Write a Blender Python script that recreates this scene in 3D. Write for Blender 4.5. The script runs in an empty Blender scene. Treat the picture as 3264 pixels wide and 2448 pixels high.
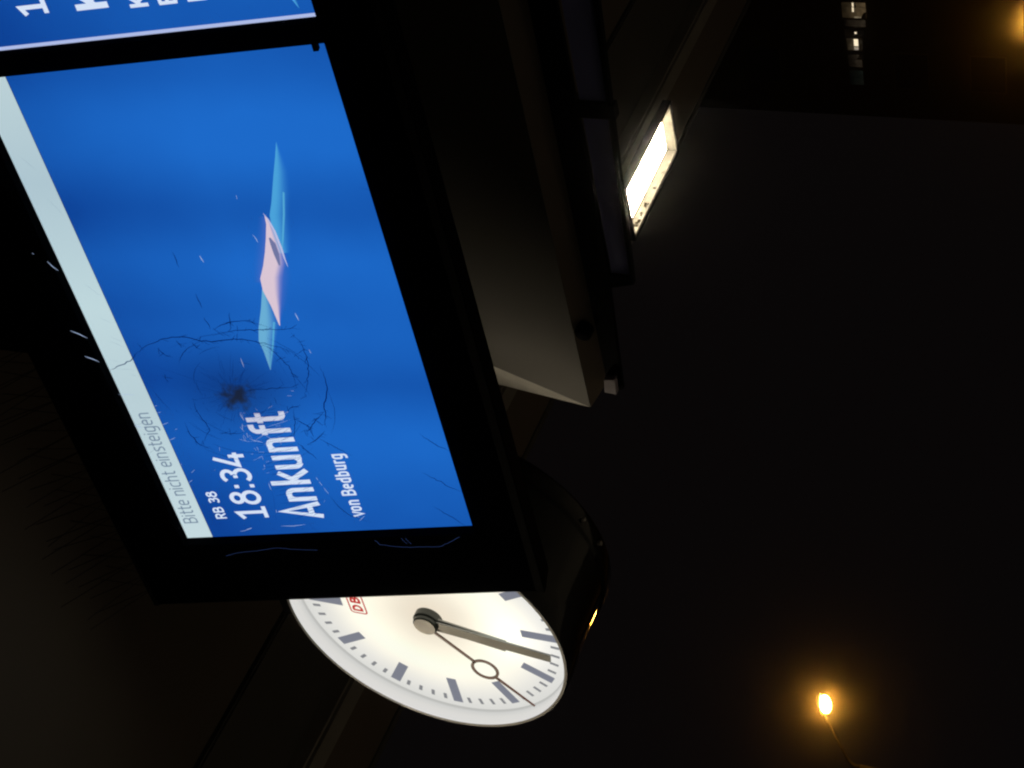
import bpy, bmesh, math, random
from mathutils import Vector, Matrix
random.seed(4)
S = bpy.context.scene
COL = S.collection

# ------------------------------------------------------------------ camera
# The photograph was taken with the phone held upright and stored on its side,
# so the camera is rolled a quarter turn: picture right is "down" in the place.
W2C = Matrix(((0.72328952, 0.68152068, 0.11127368),
              (-0.19172909, 0.35299961, -0.91576811),
              (-0.66339447, 0.64103108, 0.38598825)))
cam_data = bpy.data.cameras.new('camera')
cam = bpy.data.objects.new('camera', cam_data)
COL.objects.link(cam)
right, down, fwd = Vector(W2C[0]), Vector(W2C[1]), Vector(W2C[2])
rot = Matrix((down, right, -fwd)).transposed()
cam.matrix_world = Matrix.Translation((0, 0, 1.6)) @ rot.to_4x4()
cam_data.sensor_width = 36.0
cam_data.lens = 36.0 * 5788.6 / 3264.0
cam_data.clip_start = 0.05
cam_data.clip_end = 1500
S.camera = cam

# ------------------------------------------------------------------ night sky, exposure
w = bpy.data.worlds.new('World')
S.world = w
w.use_nodes = True
bg = w.node_tree.nodes['Background']
bg.inputs['Color'].default_value = (0.0023, 0.0018, 0.00185, 1)
bg.inputs['Strength'].default_value = 1.0
S.view_settings.view_transform = 'Standard'
S.view_settings.look = 'None'
S.view_settings.exposure = 0.0
S.view_settings.gamma = 1.0
S.view_settings.use_curve_mapping = False
S.render.engine = 'CYCLES'
S.cycles.use_denoising = True
S.cycles.filter_width = 2.2          # the phone picture is soft
S.cycles.max_bounces = 6
S.cycles.volume_bounces = 0
S.cycles.sample_clamp_indirect = 4.0

# ------------------------------------------------------------------ materials
def new_mat(name):
    m = bpy.data.materials.new(name)
    m.use_nodes = True
    nt = m.node_tree
    nt.nodes.clear()
    out = nt.nodes.new('ShaderNodeOutputMaterial')
    return m, nt, out

def surf(name, col, rough=0.5, metal=0.0, var=0.25, scale=20.0, bump=0.0, spec=0.5, coat=0.0):
    """Diffuse/gloss material with procedural mottling and roughness wear."""
    m, nt, out = new_mat(name)
    N, L = nt.nodes, nt.links
    b = N.new('ShaderNodeBsdfPrincipled')
    tc = N.new('ShaderNodeTexCoord')
    nz = N.new('ShaderNodeTexNoise')
    nz.inputs['Scale'].default_value = scale
    nz.inputs['Detail'].default_value = 6
    L.new(tc.outputs['Object'], nz.inputs['Vector'])
    rmp = N.new('ShaderNodeMapRange')
    rmp.inputs['From Min'].default_value = 0.25
    rmp.inputs['From Max'].default_value = 0.75
    rmp.inputs['To Min'].default_value = 1 - var
    rmp.inputs['To Max'].default_value = 1 + var
    L.new(nz.outputs['Fac'], rmp.inputs['Value'])
    mx = N.new('ShaderNodeVectorMath')
    mx.operation = 'SCALE'
    mx.inputs[0].default_value = col
    L.new(rmp.outputs['Result'], mx.inputs['Scale'])
    L.new(mx.outputs['Vector'], b.inputs['Base Color'])
    r2 = N.new('ShaderNodeMapRange')
    r2.inputs['To Min'].default_value = max(0.02, rough * 0.75)
    r2.inputs['To Max'].default_value = min(1.0, rough * 1.25)
    L.new(nz.outputs['Fac'], r2.inputs['Value'])
    L.new(r2.outputs['Result'], b.inputs['Roughness'])
    b.inputs['Metallic'].default_value = metal
    b.inputs['Specular IOR Level'].default_value = spec
    b.inputs['Coat Weight'].default_value = coat
    if bump:
        bp = N.new('ShaderNodeBump')
        bp.inputs['Strength'].default_value = bump
        bp.inputs['Distance'].default_value = 0.01
        L.new(nz.outputs['Fac'], bp.inputs['Height'])
        L.new(bp.outputs['Normal'], b.inputs['Normal'])
    L.new(b.outputs['BSDF'], out.inputs['Surface'])
    return m

def glow(name, col, strength):
    m, nt, out = new_mat(name)
    e = nt.nodes.new('ShaderNodeEmission')
    e.inputs['Color'].default_value = (*col, 1)
    e.inputs['Strength'].default_value = strength
    nt.links.new(e.outputs[0], out.inputs['Surface'])
    return m

def screen_blue(name):
    """Blue LCD picture: uneven LED backlight gives broad soft columns of light."""
    m, nt, out = new_mat(name)
    N, L = nt.nodes, nt.links
    tc = N.new('ShaderNodeTexCoord')
    sp = N.new('ShaderNodeSeparateXYZ')
    L.new(tc.outputs['Object'], sp.inputs[0])
    # slanted column coordinate
    ad = N.new('ShaderNodeMath'); ad.operation = 'MULTIPLY_ADD'
    L.new(sp.outputs['Y'], ad.inputs[0]); ad.inputs[1].default_value = 0.117
    L.new(sp.outputs['X'], ad.inputs[2])
    mr = N.new('ShaderNodeMapRange')
    mr.inputs['From Min'].default_value = 0.0
    mr.inputs['From Max'].default_value = 2.2
    L.new(ad.outputs[0], mr.inputs['Value'])
    cr = N.new('ShaderNodeValToRGB')
    cr.color_ramp.interpolation = 'B_SPLINE'
    el = cr.color_ramp.elements
    stops = [(0.000, 0.30), (0.086, 0.40), (0.196, 0.75), (0.270, 0.85), (0.342, 0.40), (0.381, 0.32), (0.458, 0.75), (0.514, 0.55), (0.586, 0.85), (0.630, 0.80), (0.689, 0.30), (0.739, 0.50), (0.795, 0.90), (0.864, 0.95), (0.923, 0.55), (1.000, 0.30)]
    el[0].position, el[0].color = stops[0][0], (stops[0][1],) * 3 + (1,)
    el[1].position, el[1].color = stops[-1][0], (stops[-1][1],) * 3 + (1,)
    for p_, v_ in stops[1:-1]:
        e_ = el.new(p_); e_.color = (v_, v_, v_, 1)
    L.new(mr.outputs[0], cr.inputs['Fac'])
    # the panel is a little dimmer towards its upper edge
    mv = N.new('ShaderNodeMapRange')
    mv.inputs['From Min'].default_value = -0.02
    mv.inputs['From Max'].default_value = 0.5
    mv.inputs['To Min'].default_value = -0.38
    mv.inputs['To Max'].default_value = 0.10
    L.new(sp.outputs['Y'], mv.inputs['Value'])
    nz = N.new('ShaderNodeTexNoise'); nz.inputs['Scale'].default_value = 3.5
    L.new(tc.outputs['Object'], nz.inputs['Vector'])
    n2 = N.new('ShaderNodeMath'); n2.operation = 'MULTIPLY_ADD'
    L.new(nz.outputs['Fac'], n2.inputs[0]); n2.inputs[1].default_value = 0.25; n2.inputs[2].default_value = -0.12
    a1 = N.new('ShaderNodeMath'); a1.operation = 'ADD'
    L.new(cr.outputs['Color'], a1.inputs[0]); L.new(mv.outputs[0], a1.inputs[1])
    a2 = N.new('ShaderNodeMath'); a2.operation = 'ADD'; a2.use_clamp = True
    L.new(a1.outputs[0], a2.inputs[0]); L.new(n2.outputs[0], a2.inputs[1])
    mx = N.new('ShaderNodeMix'); mx.data_type = 'RGBA'
    mx.inputs['A'].default_value = (0.0042, 0.054, 0.305, 1)
    mx.inputs['B'].default_value = (0.0120, 0.142, 0.585, 1)
    L.new(a2.outputs[0], mx.inputs['Factor'])
    e = N.new('ShaderNodeEmission')
    L.new(mx.outputs['Result'], e.inputs['Color'])
    L.new(e.outputs[0], out.inputs['Surface'])
    return m

def fade_glow(name, ramp, axis, a0, a1, noise=0.0, alpha=None):
    """Emissive picture element whose colour runs along an axis; alpha ramp fades it out."""
    m, nt, out = new_mat(name)
    N, L = nt.nodes, nt.links
    tc = N.new('ShaderNodeTexCoord')
    sp = N.new('ShaderNodeSeparateXYZ')
    L.new(tc.outputs['Object'], sp.inputs[0])
    mr = N.new('ShaderNodeMapRange')
    mr.inputs['From Min'].default_value = a0
    mr.inputs['From Max'].default_value = a1
    L.new(sp.outputs[axis], mr.inputs['Value'])
    cr = N.new('ShaderNodeValToRGB')
    el = cr.color_ramp.elements
    el[0].position, el[0].color = ramp[0][0], (*ramp[0][1], 1)
    el[1].position, el[1].color = ramp[-1][0], (*ramp[-1][1], 1)
    for p_, c_ in ramp[1:-1]:
        e_ = el.new(p_); e_.color = (*c_, 1)
    L.new(mr.outputs[0], cr.inputs['Fac'])
    e = N.new('ShaderNodeEmission')
    L.new(cr.outputs['Color'], e.inputs['Color'])
    if alpha:
        ax2, b0, b1 = alpha
        m2 = N.new('ShaderNodeMapRange')
        m2.inputs['From Min'].default_value = b0
        m2.inputs['From Max'].default_value = b1
        m2.interpolation_type = 'SMOOTHSTEP'
        L.new(sp.outputs[ax2], m2.inputs['Value'])
        t = N.new('ShaderNodeBsdfTransparent')
        ms = N.new('ShaderNodeMixShader')
        L.new(m2.outputs[0], ms.inputs[0])
        L.new(t.outputs[0], ms.inputs[1]); L.new(e.outputs[0], ms.inputs[2])
        L.new(ms.outputs[0], out.inputs['Surface'])
    else:
        L.new(e.outputs[0], out.inputs['Surface'])
    return m

BLACK = surf('black_powder_coat', (0.003, 0.003, 0.0034), 0.7, var=0.3, scale=60, spec=0.03)
BLACKGLASS = surf('black_glass_border', (0.0016, 0.0018, 0.0026), 0.9, var=0.2, scale=12, spec=0.0)
CASING = surf('glossy_black_drum', (0.0025, 0.0025, 0.003), 0.06, var=0.2, scale=9, spec=0.28, bump=0.04)
OLIVE = surf('grey_painted_sheet_steel', (0.100, 0.092, 0.074), 0.55, var=0.12, scale=7)
OLIVE2 = surf('brown_primer_sheet_steel', (0.20, 0.16, 0.12), 0.6, var=0.12, scale=9)
CEIL = surf('painted_canopy_sheet', (0.10, 0.080, 0.06), 0.75, var=0.22, scale=1.7)
STREAKBAR = surf('grey_streak_bar', (0.28, 0.26, 0.23), 0.5, var=0.2, scale=5)
BEAM = surf('painted_canopy_beam', (0.08, 0.075, 0.065), 0.6, var=0.2, scale=4)
FASCIA = surf('dull_fascia_sheet', (0.14, 0.11, 0.08), 0.7, var=0.2, scale=2)
GROUND = surf('platform_concrete', (0.26, 0.25, 0.23), 0.85, var=0.3, scale=1.5, bump=0.3)
TERRAIN = surf('dark_ballast_ground', (0.07, 0.065, 0.06), 0.95, var=0.4, scale=0.8)
FACADE = surf('dark_rendered_facade', (0.006, 0.006, 0.010), 0.9, var=0.25, scale=0.3)
WFRAME = surf('dark_window_frame', (0.02, 0.02, 0.02), 0.5)
STEEL = surf('galvanised_steel', (0.45, 0.44, 0.42), 0.35, metal=0.6, var=0.15, scale=30)
SPIKE = surf('dull_spike_wire', (0.03, 0.03, 0.03), 0.4, metal=0.5)
LITWHITE = surf('white_lit_return', (0.80, 0.78, 0.72), 0.5, var=0.12, scale=25)
BLUEACRYL = surf('dark_blue_acrylic', (0.42, 0.46, 0.90), 0.6, var=0.15, scale=5)
LILAC = surf('pale_lilac_plastic', (0.34, 0.30, 0.36), 0.5)
POLE = surf('street_pole_paint', (0.018, 0.017, 0.016), 0.5)
HANDS = surf('dark_grey_clock_hand', (0.36, 0.37, 0.35), 0.5, var=0.05)
SECRED = surf('dark_red_second_hand', (0.22, 0.07, 0.05), 0.5, var=0.05)

# ------------------------------------------------------------------ object helpers
def tag(o, label=None, cat=None, group=None, kind=None):
    if label: o['label'] = label
    if cat: o['category'] = cat
    if group: o['group'] = group
    if kind: o['kind'] = kind
    return o

def link(name, me, mat, parent=None):
    o = bpy.data.objects.new(name, me)
    COL.objects.link(o)
    if mat: me.materials.append(mat)
    if parent: o.parent = parent
    return o

def thing(name, loc, label, cat, group=None, mat4=None):
    o = bpy.data.objects.new(name, None)
    o.empty_display_size = 0.2
    COL.objects.link(o)
    if mat4 is not None: o.matrix_world = mat4
    else: o.location = loc
    return tag(o, label, cat, group)

def mesh(name, verts, faces, mat, parent=None, smooth=False):
    me = bpy.data.meshes.new(name)
    me.from_pydata([tuple(v) for v in verts], [], faces)
    me.validate()
    if smooth:
        for p_ in me.polygons: p_.use_smooth = True
    return link(name, me, mat, parent)

def box(name, lo, hi, mat, parent=None, bevel=0.0):
    bm = bmesh.new()
    bmesh.ops.create_cube(bm, size=1)
    lo, hi = Vector(lo), Vector(hi)
    for v in bm.verts:
        v.co = Vector([(lo[i] + hi[i]) / 2 + v.co[i] * (hi[i] - lo[i]) for i in range(3)])
    if bevel:
        bmesh.ops.bevel(bm, geom=list(bm.edges), offset=bevel, segments=2, affect='EDGES')
    me = bpy.data.meshes.new(name)
    bm.to_mesh(me); bm.free()
    return link(name, me, mat, parent)

def prism(name, poly, d0, d1, mat, parent=None, fr=None):
    """Polygon (list of 2D) extruded between two depths; fr maps (a, b, d) to a point."""
    fr = fr or (lambda a, b, d: (a, b, d))
    n = len(poly)
    vs = [fr(a, b, d0) for a, b in poly] + [fr(a, b, d1) for a, b in poly]
    fs = [tuple(range(n)), tuple(range(2 * n - 1, n - 1, -1))]
    fs += [(i, n + i, n + (i + 1) % n, (i + 1) % n) for i in range(n)]
    o = mesh(name, vs, fs, mat, parent)
    bm = bmesh.new(); bm.from_mesh(o.data)
    bmesh.ops.recalc_face_normals(bm, faces=bm.faces); bm.to_mesh(o.data); bm.free()
    return o

def tube(name, pts, r, mat, parent=None, seg=8, r1=None):
    vs, fs = [], []
    pts = [Vector(p_) for p_ in pts]
    n = len(pts)
    for i, p_ in enumerate(pts):
        t = (pts[min(i + 1, n - 1)] - pts[max(i - 1, 0)]).normalized()
        u = t.orthogonal().normalized() if i == 0 else (u - t * u.dot(t)).normalized()
        v_ = t.cross(u)
        rr = r + ((r1 if r1 is not None else r) - r) * i / (n - 1)
        for k in range(seg):
            a = 2 * math.pi * k / seg
            vs.append(p_ + (u * math.cos(a) + v_ * math.sin(a)) * rr)
    for i in range(n - 1):
        for k in range(seg):
            fs.append((i * seg + k, i * seg + (k + 1) % seg, (i + 1) * seg + (k + 1) % seg, (i + 1) * seg + k))
    fs.append(tuple(range(seg - 1, -1, -1))); fs.append(tuple(range((n - 1) * seg, n * seg)))
    return mesh(name, vs, fs, mat, parent, smooth=seg > 6)

# ribbons: a polyline of width w lying in a plane
def ribbon(vs, fs, pts, wd, z, taper=False, closed=False):
    n = len(pts)
    if n < 2: return
    base = len(vs)
    for i in range(n):
        if closed:
            p0, p1 = pts[(i - 1) % n], pts[(i + 1) % n]
        else:
            p0, p1 = pts[max(i - 1, 0)], pts[min(i + 1, n - 1)]
        a = Vector(pts[i]) - Vector(p0); b = Vector(p1) - Vector(pts[i])
        if a.length < 1e-9: a = b
        if b.length < 1e-9: b = a
        a.normalize(); b.normalize()
        t = (a + b)
        if t.length < 1e-6: t = a
        t.normalize()
        nn = Vector((-t.y, t.x))
        c = max(0.5, nn.dot(Vector((-a.y, a.x))))
        ww = wd / 2 / c
        if taper: ww *= max(0.12, math.sin(math.pi * (i + 0.35) / (n - 0.3)))
        q = Vector(pts[i])
        vs.append((q.x + nn.x * ww, q.y + nn.y * ww, z))
        vs.append((q.x - nn.x * ww, q.y - nn.y * ww, z))
    m = n if closed else n - 1
    for i in range(m):
        j = (i + 1) % n
        fs.append((base + 2 * i, base + 2 * i + 1, base + 2 * j + 1, base + 2 * j))

# ------------------------------------------------------------------ narrow sans lettering drawn as strokes
def arc(cx, cy, rx, ry, a0, a1, n=10):
    return [(cx + rx * math.cos(math.radians(a0 + (a1 - a0) * i / n)),
             cy + ry * math.sin(math.radians(a0 + (a1 - a0) * i / n))) for i in range(n + 1)]

def glyph(ch, w_):
    """Strokes (list of polylines) and advance; cap height 1, stroke width w_."""
    h = w_ / 2
    t, b, l = 1 - h, h, h
    xh = 0.73 - h
    def bowl(wd, x0=l, y1=None):          # round-cornered closed o
        y1 = xh if y1 is None else y1
        r = min((wd - w_) / 2, 0.2)
        x1 = x0 + wd - w_
        P = arc(x1 - r, y1 - r, r, r, 0, 90, 6) + arc(x0 + r, y1 - r, r, r, 90, 180, 6)
        P += arc(x0 + r, b + r, r, r, 180, 270, 6) + arc(x1 - r, b + r, r, r, 270, 360, 6)
        return P + [P[0]]
    def hump(x0, x1, y1):
        r = min((x1 - x0) / 2, 0.2)
        return [(x0, y1 - r)] + arc(x0 + r, y1 - r, r, r, 180, 90, 5) + arc(x1 - r, y1 - r, r, r, 90, 0, 5) + [(x1, 0)]
    if ch == 'A': return [[(0.02 + h * .5, 0), (0.27, 1 - h * .2), (0.52 - h * .5, 0)], [(0.11, 0.27), (0.43, 0.27)]], 0.56
    if ch == 'B':
        r = (t - 0.52) / 2; r2 = (0.52 - b) / 2
        return [[(l, 0), (l, 1)], [(l, t), (0.26, t)] + arc(0.26, t - r, 0.17, r, 90, -90, 8) + [(l, 0.52)],
                [(0.26, 0.52)] + arc(0.28, b + r2, 0.19, r2, 90, -90, 8) + [(l, b)]], 0.58
    if ch == 'R':
        r = (t - 0.48) / 2
        return [[(l, 0), (l, 1)], [(l, t), (0.25, t)] + arc(0.25, t - r, 0.19, r, 90, -90, 8) + [(l, 0.48)], [(0.26, 0.48), (0.47, 0)]], 0.56
    if ch == 'K': return [[(l, 0), (l, 1)], [(l, 0.38), (0.48, 1)], [(0.2, 0.55), (0.50, 0)]], 0.56
    if ch == 'L': return [[(l, 1), (l, b), (0.44, b)]], 0.5
    if ch == 'D':
        r = (t - b) / 2
        return [[(l, 0), (l, 1)], [(l, t), (0.22, t)] + arc(0.22, b + r, 0.26, r, 90, -90, 10) + [(l, b)]], 0.6
    if ch == '1': return [[(0.05, 0.78), (0.27, t), (0.27, b)], [(0.05, b), (0.47, b)]], 0.54
    if ch == '3': return [arc(0.24, 0.76, 0.19, t - 0.76, 150, -75, 9), [(0.16, 0.53), (0.26, 0.53)], arc(0.24, b + 0.24, 0.21, 0.24, 75, -150, 10)], 0.54
    if ch == '4': return [[(0.33, 1), (0.05, 0.27), (0.5, 0.27)], [(0.38, 0.5), (0.38, 0)]], 0.56
    if ch == '8':
        return [arc(0.26, 0.765, 0.165, t - 0.765, -90, 270, 18), arc(0.26, b + 0.245, 0.205, 0.245, 90, 450, 18)], 0.55
    if ch == ':': return [[(0.11 , 0.05 ), (0.11, 0.05 + w_ * 1.15)], [(0.11, 0.55), (0.11, 0.55 + w_ * 1.15)]], 0.24
    if ch == 'i': return [[(l, 0), (l, 0.73)], [(l, 0.86), (l, 0.86 + w_)]], 0.10 + w_
    if ch == 'l': return [[(l, 0), (l, 1)]], 0.10 + w_
    if ch == 't': return [[(0.12, 0.98)] + [(0.12, 0.2)] + arc(0.24, b + .12, 0.12, .12, 180, 270, 5) + [(0.32, b)], [(0.0, xh), (0.31, xh)]], 0.37
    if ch == 'f': return [[(0.11, 0), (0.11, t - .14)] + arc(0.24, t - .13, 0.13, .13, 180, 90, 5) + [(0.33, t)], [(0.0, xh), (0.3, xh)]], 0.34
    if ch == 'e':
        x1 = 0.44 - h; r = 0.17
        return [[(l, 0.38), (x1, 0.38), (x1, xh - r)] + arc(x1 - r, xh - r, r, r, 0, 90, 5) + arc(l + r, xh - r, r, r, 90, 180, 5)
                + arc(l + r, b + r, r, r, 180, 270, 5) + [(x1 - .02, b)]], 0.51
    if ch == 'n': return [[(l, 0), (l, 0.73)], hump(l, 0.44 - h, xh)], 0.53
    if ch == 'h': return [[(l, 0), (l, 1)], hump(l, 0.44 - h, xh)], 0.53
    if ch == 'u':
        x1 = 0.44 - h
        return [[(l, 0.73), (l, b + .16)] + arc(l + .16, b + .16, .16, .16, 180, 270, 5) + arc(x1 - .15, b + .15, .15, .15, 270, 360, 5), [(x1, 0.73), (x1, 0)]], 0.53
    if ch == 'r': return [[(l, 0), (l, 0.73)], [(l, xh - .14)] + arc(l + .16, xh - .15, .16, .15, 170, 90, 5) + [(0.31, xh)]], 0.36
    if ch == 'o': return [bowl(0.44)], 0.53
    if ch == 'd': return [bowl(0.44), [(0.44 - h, 0), (0.44 - h, 1)]], 0.53
    if ch == 'b': return [bowl(0.44), [(l, 0), (l, 1)]], 0.53
    if ch == 'g':
        x1 = 0.44 - h; r = .15
        return [bowl(0.44), [(x1, 0.73), (x1, -0.1)] + arc(x1 - r, -0.1, r, .14, 0, -90, 5) + [(0.07, -0.24)]], 0.53
    if ch == 'v': return [[(0.02, 0.73), (0.215, 0.02), (0.41, 0.73)]], 0.45
    if ch == 'k': return [[(l, 0), (l, 1)], [(l, 0.28), (0.40, 0.73)], [(0.17, 0.42), (0.44, 0)]], 0.48
    if ch == 'c':
        r = .17
        return [[(0.38, xh)] + arc(l + r, xh - r, r, r, 90, 180, 5) + arc(l + r, b + r, r, r, 180, 270, 5) + [(0.38, b)]], 0.45
    if ch == 's': return [[(0.37, xh), (0.2, xh)] + arc(l + .12, xh - .13, .12, .13, 90, 250, 6) + arc(0.39 - h - .13, b + .145, .13, .145, 60, -90, 6) + [(0.03, b)]], 0.44
    return [], 0.27

def lettering(name, text, x0, x1, base, cap, stroke, z, mat, parent, limit=None):
    """One line of flat lettering fitted between x0 and x1; v axis points down the screen."""
    adv, items = 0.0, []
    for ch in text:
        st, a = glyph(ch, stroke)
        items.append((st, adv)); adv += a + 0.02
    adv -= 0.08
    k = (x1 - x0) / adv
    vs, fs = [], []
    zi = 0
    for st, off in items:
        for s_ in st:
            pts = [(x0 + (px + off) * k, base - py * cap) for px, py in s_]
            # thickness: average of the two scales keeps the strokes even
            ribbon(vs, fs, pts, stroke * (0.45 * k + 0.55 * cap), z + 0.00004 * (zi % 4))
            zi += 1
    return mesh(name, vs, fs, mat, parent)

# crack lines, measured in the plane of the left screen (width, points)
DARK_CRACKS = [
  (0.0018, [(0.895, -0.004), (0.931, 0.027), (0.951, 0.059), (0.967, 0.101), (0.983, 0.143), (0.985, 0.186), (0.982, 0.221), (0.970, 0.247), (0.960, 0.268), (0.954, 0.302), (0.957, 0.330), (0.958, 0.363), (0.957, 0.393), (0.952, 0.421), (0.942, 0.453), (0.926, 0.490), (0.911, 0.527), (0.889, 0.557), (0.869, 0.575)]),
  (0.0018, [(0.859, -0.108), (0.861, -0.089), (0.878, -0.052), (0.894, -0.009), (0.928, 0.025)]),
  (0.0015, [(1.005, 0.321), (1.019, 0.347), (1.033, 0.387), (1.035, 0.423), (1.034, 0.458), (1.027, 0.479)]),
  (0.0015, [(0.979, 0.310), (0.990, 0.340), (0.995, 0.387), (0.995, 0.434), (0.991, 0.492), (0.987, 0.550), (0.989, 0.585), (0.984, 0.622)]),
  (0.0012, [(1.165, 0.314), (1.125, 0.316), (1.101, 0.316)]),
  (0.0012, [(1.062, 0.310), (1.009, 0.314)]),
  (0.0012, [(1.076, 0.403), (1.043, 0.394), (1.007, 0.386)]),
  (0.0012, [(0.982, 0.581), (0.943, 0.596), (0.912, 0.605), (0.874, 0.606), (0.835, 0.604), (0.782, 0.591), (0.721, 0.568), (0.674, 0.549)]),
  (0.0012, [(0.939, 0.453), (0.915, 0.487), (0.882, 0.507), (0.850, 0.522), (0.826, 0.535), (0.787, 0.536), (0.755, 0.536), (0.724, 0.533)]),
  (0.0009, [(0.942, 0.418), (0.916, 0.469), (0.876, 0.493), (0.836, 0.508), (0.788, 0.516), (0.741, 0.514)]),
  (0.0009, [(0.926, 0.425), (0.905, 0.460), (0.869, 0.479)]),
  (0.0018, [(0.817, 0.640), (0.770, 0.642), (0.723, 0.640), (0.669, 0.623), (0.622, 0.602), (0.590, 0.599), (0.550, 0.585), (0.525, 0.587)]),
  (0.0015, [(0.606, 0.597), (0.568, 0.556), (0.529, 0.527), (0.512, 0.485)]),
  (0.0015, [(0.582, 0.481), (0.555, 0.510), (0.528, 0.539)]),
  (0.0015, [(0.452, 0.493), (0.479, 0.538), (0.517, 0.576)]),
  (0.0012, [(0.630, 0.497), (0.550, 0.475), (0.476, 0.453)]),
  (0.0015, [(0.467, 0.460), (0.423, 0.485), (0.379, 0.510)]),
  (0.0012, [(0.487, 0.540), (0.437, 0.588), (0.386, 0.643)]),
  (0.0012, [(0.577, 0.553), (0.542, 0.574)]),
  (0.0012, [(0.546, 0.519), (0.488, 0.528)]),
  (0.0012, [(0.726, 0.352), (0.728, 0.486), (0.733, 0.542)]),
  (0.0009, [(0.746, 0.352), (0.774, 0.403), (0.808, 0.461)]),
  (0.0009, [(0.772, 0.335), (0.801, 0.356), (0.830, 0.395)]),
  (0.0009, [(0.767, 0.297), (0.822, 0.296), (0.915, 0.307)]),
  (0.0009, [(0.911, 0.356), (0.850, 0.335), (0.781, 0.315)]),
  (0.0009, [(0.818, 0.252), (0.843, 0.230), (0.865, 0.206)]),
  (0.0009, [(0.875, 0.044), (0.860, 0.076), (0.838, 0.112), (0.810, 0.158), (0.774, 0.213), (0.745, 0.272)]),
  (0.0012, [(0.944, 0.105), (0.907, 0.123), (0.898, 0.144)]),
  (0.0012, [(0.972, 0.181), (0.940, 0.192)]),
  (0.0012, [(0.956, 0.233), (0.932, 0.241), (0.946, 0.257)]),
  (0.0009, [(0.937, 0.139), (0.953, 0.181), (0.958, 0.231)]),
  (0.0012, [(0.823, 0.091), (0.804, 0.086)]),
  (0.0012, [(0.706, 0.155), (0.670, 0.148), (0.624, 0.152), (0.586, 0.162), (0.548, 0.165), (0.517, 0.139), (0.483, 0.109)]),
  (0.0015, [(0.596, 0.086), (0.538, 0.086), (0.481, 0.108), (0.448, 0.152)]),
  (0.0012, [(0.534, 0.192), (0.526, 0.234), (0.531, 0.285)]),
  (0.0009, [(0.538, 0.196), (0.594, 0.230), (0.625, 0.249)]),
  (0.0012, [(0.196, 0.504), (0.132, 0.525), (0.094, 0.547), (0.075, 0.574), (0.044, 0.624)]),
  (0.0009, [(0.059, 0.383), (0.021, 0.404), (-0.008, 0.422)]),
  (0.0009, [(0.290, 0.295), (0.219, 0.299), (0.112, 0.279), (0.048, 0.262)]),
  (0.0013, [(0.479, 0.905), (0.420, 0.950), (0.383, 0.998)]),
  (0.0013, [(0.287, 0.870), (0.228, 0.934), (0.170, 0.995)]),
  (0.0013, [(0.115, 0.870), (0.060, 0.918), (-0.003, 0.971)]),
  (0.0007, [(1.242, -0.045), (1.211, -0.027), (1.183, -0.007)]),
  (0.0007, [(1.092, -0.047), (1.064, -0.006)]),
  (0.0007, [(1.010, -0.041), (0.979, -0.003)]),
  (0.0007, [(0.992, -0.058), (0.956, -0.005)]),
  (0.0007, [(0.908, -0.078), (0.892, -0.050)]),
  (0.0007, [(0.870, -0.092), (0.849, -0.006)]),
  (0.0007, [(0.834, -0.037), (0.822, -0.004)]),
  (0.0009, [(0.448, -0.100), (0.476, -0.068)]),
  (0.0009, [(0.594, -0.103), (0.600, -0.076), (0.626, -0.035)]),
  (0.0009, [(1.746, 0.228), (1.736, 0.242)]),
  (0.0012, [(1.341, 0.293), (1.306, 0.295), (1.278, 0.295)]),
  (0.0007, [(1.758, -0.070), (1.734, -0.052), (1.696, -0.036)]),
  (0.0007, [(1.591, -0.043), (1.555, -0.025), (1.516, -0.011)]),
  (0.0009, [(1.533, 0.961), (1.506, 1.002)]),
  (0.0012, [(0.616, 0.469), (0.631, 0.482), (0.644, 0.523)]),
  (0.0009, [(0.655, 0.440), (0.640, 0.479), (0.634, 0.501)]),
  (0.0009, [(0.694, 0.600), (0.670, 0.603)]),
  (0.0006, [(0.668, 0.290), (0.619, 0.267)]),
  (0.0006, [(0.673, 0.281), (0.607, 0.230)]),
  (0.0006, [(0.681, 0.275), (0.641, 0.226)]),
  (0.0006, [(0.692, 0.272), (0.655, 0.194)]),
  (0.0006, [(0.704, 0.272), (0.694, 0.209)]),
  (0.0006, [(0.716, 0.275), (0.725, 0.232)]),
  (0.0006, [(0.728, 0.281), (0.763, 0.229)]),
  (0.0006, [(0.739, 0.290), (0.781, 0.261)]),
  (0.0006, [(0.746, 0.301), (0.822, 0.282)]),
  (0.0006, [(0.751, 0.312), (0.821, 0.315)]),
  (0.0006, [(0.752, 0.323), (0.808, 0.340)]),
  (0.0006, [(0.749, 0.333), (0.825, 0.377)]),
  (0.0006, [(0.743, 0.341), (0.795, 0.388)]),
  (0.0006, [(0.734, 0.346), (0.763, 0.388)]),
  (0.0006, [(0.723, 0.348), (0.746, 0.416)]),
  (0.0006, [(0.711, 0.347), (0.712, 0.399)]),
]
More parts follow.
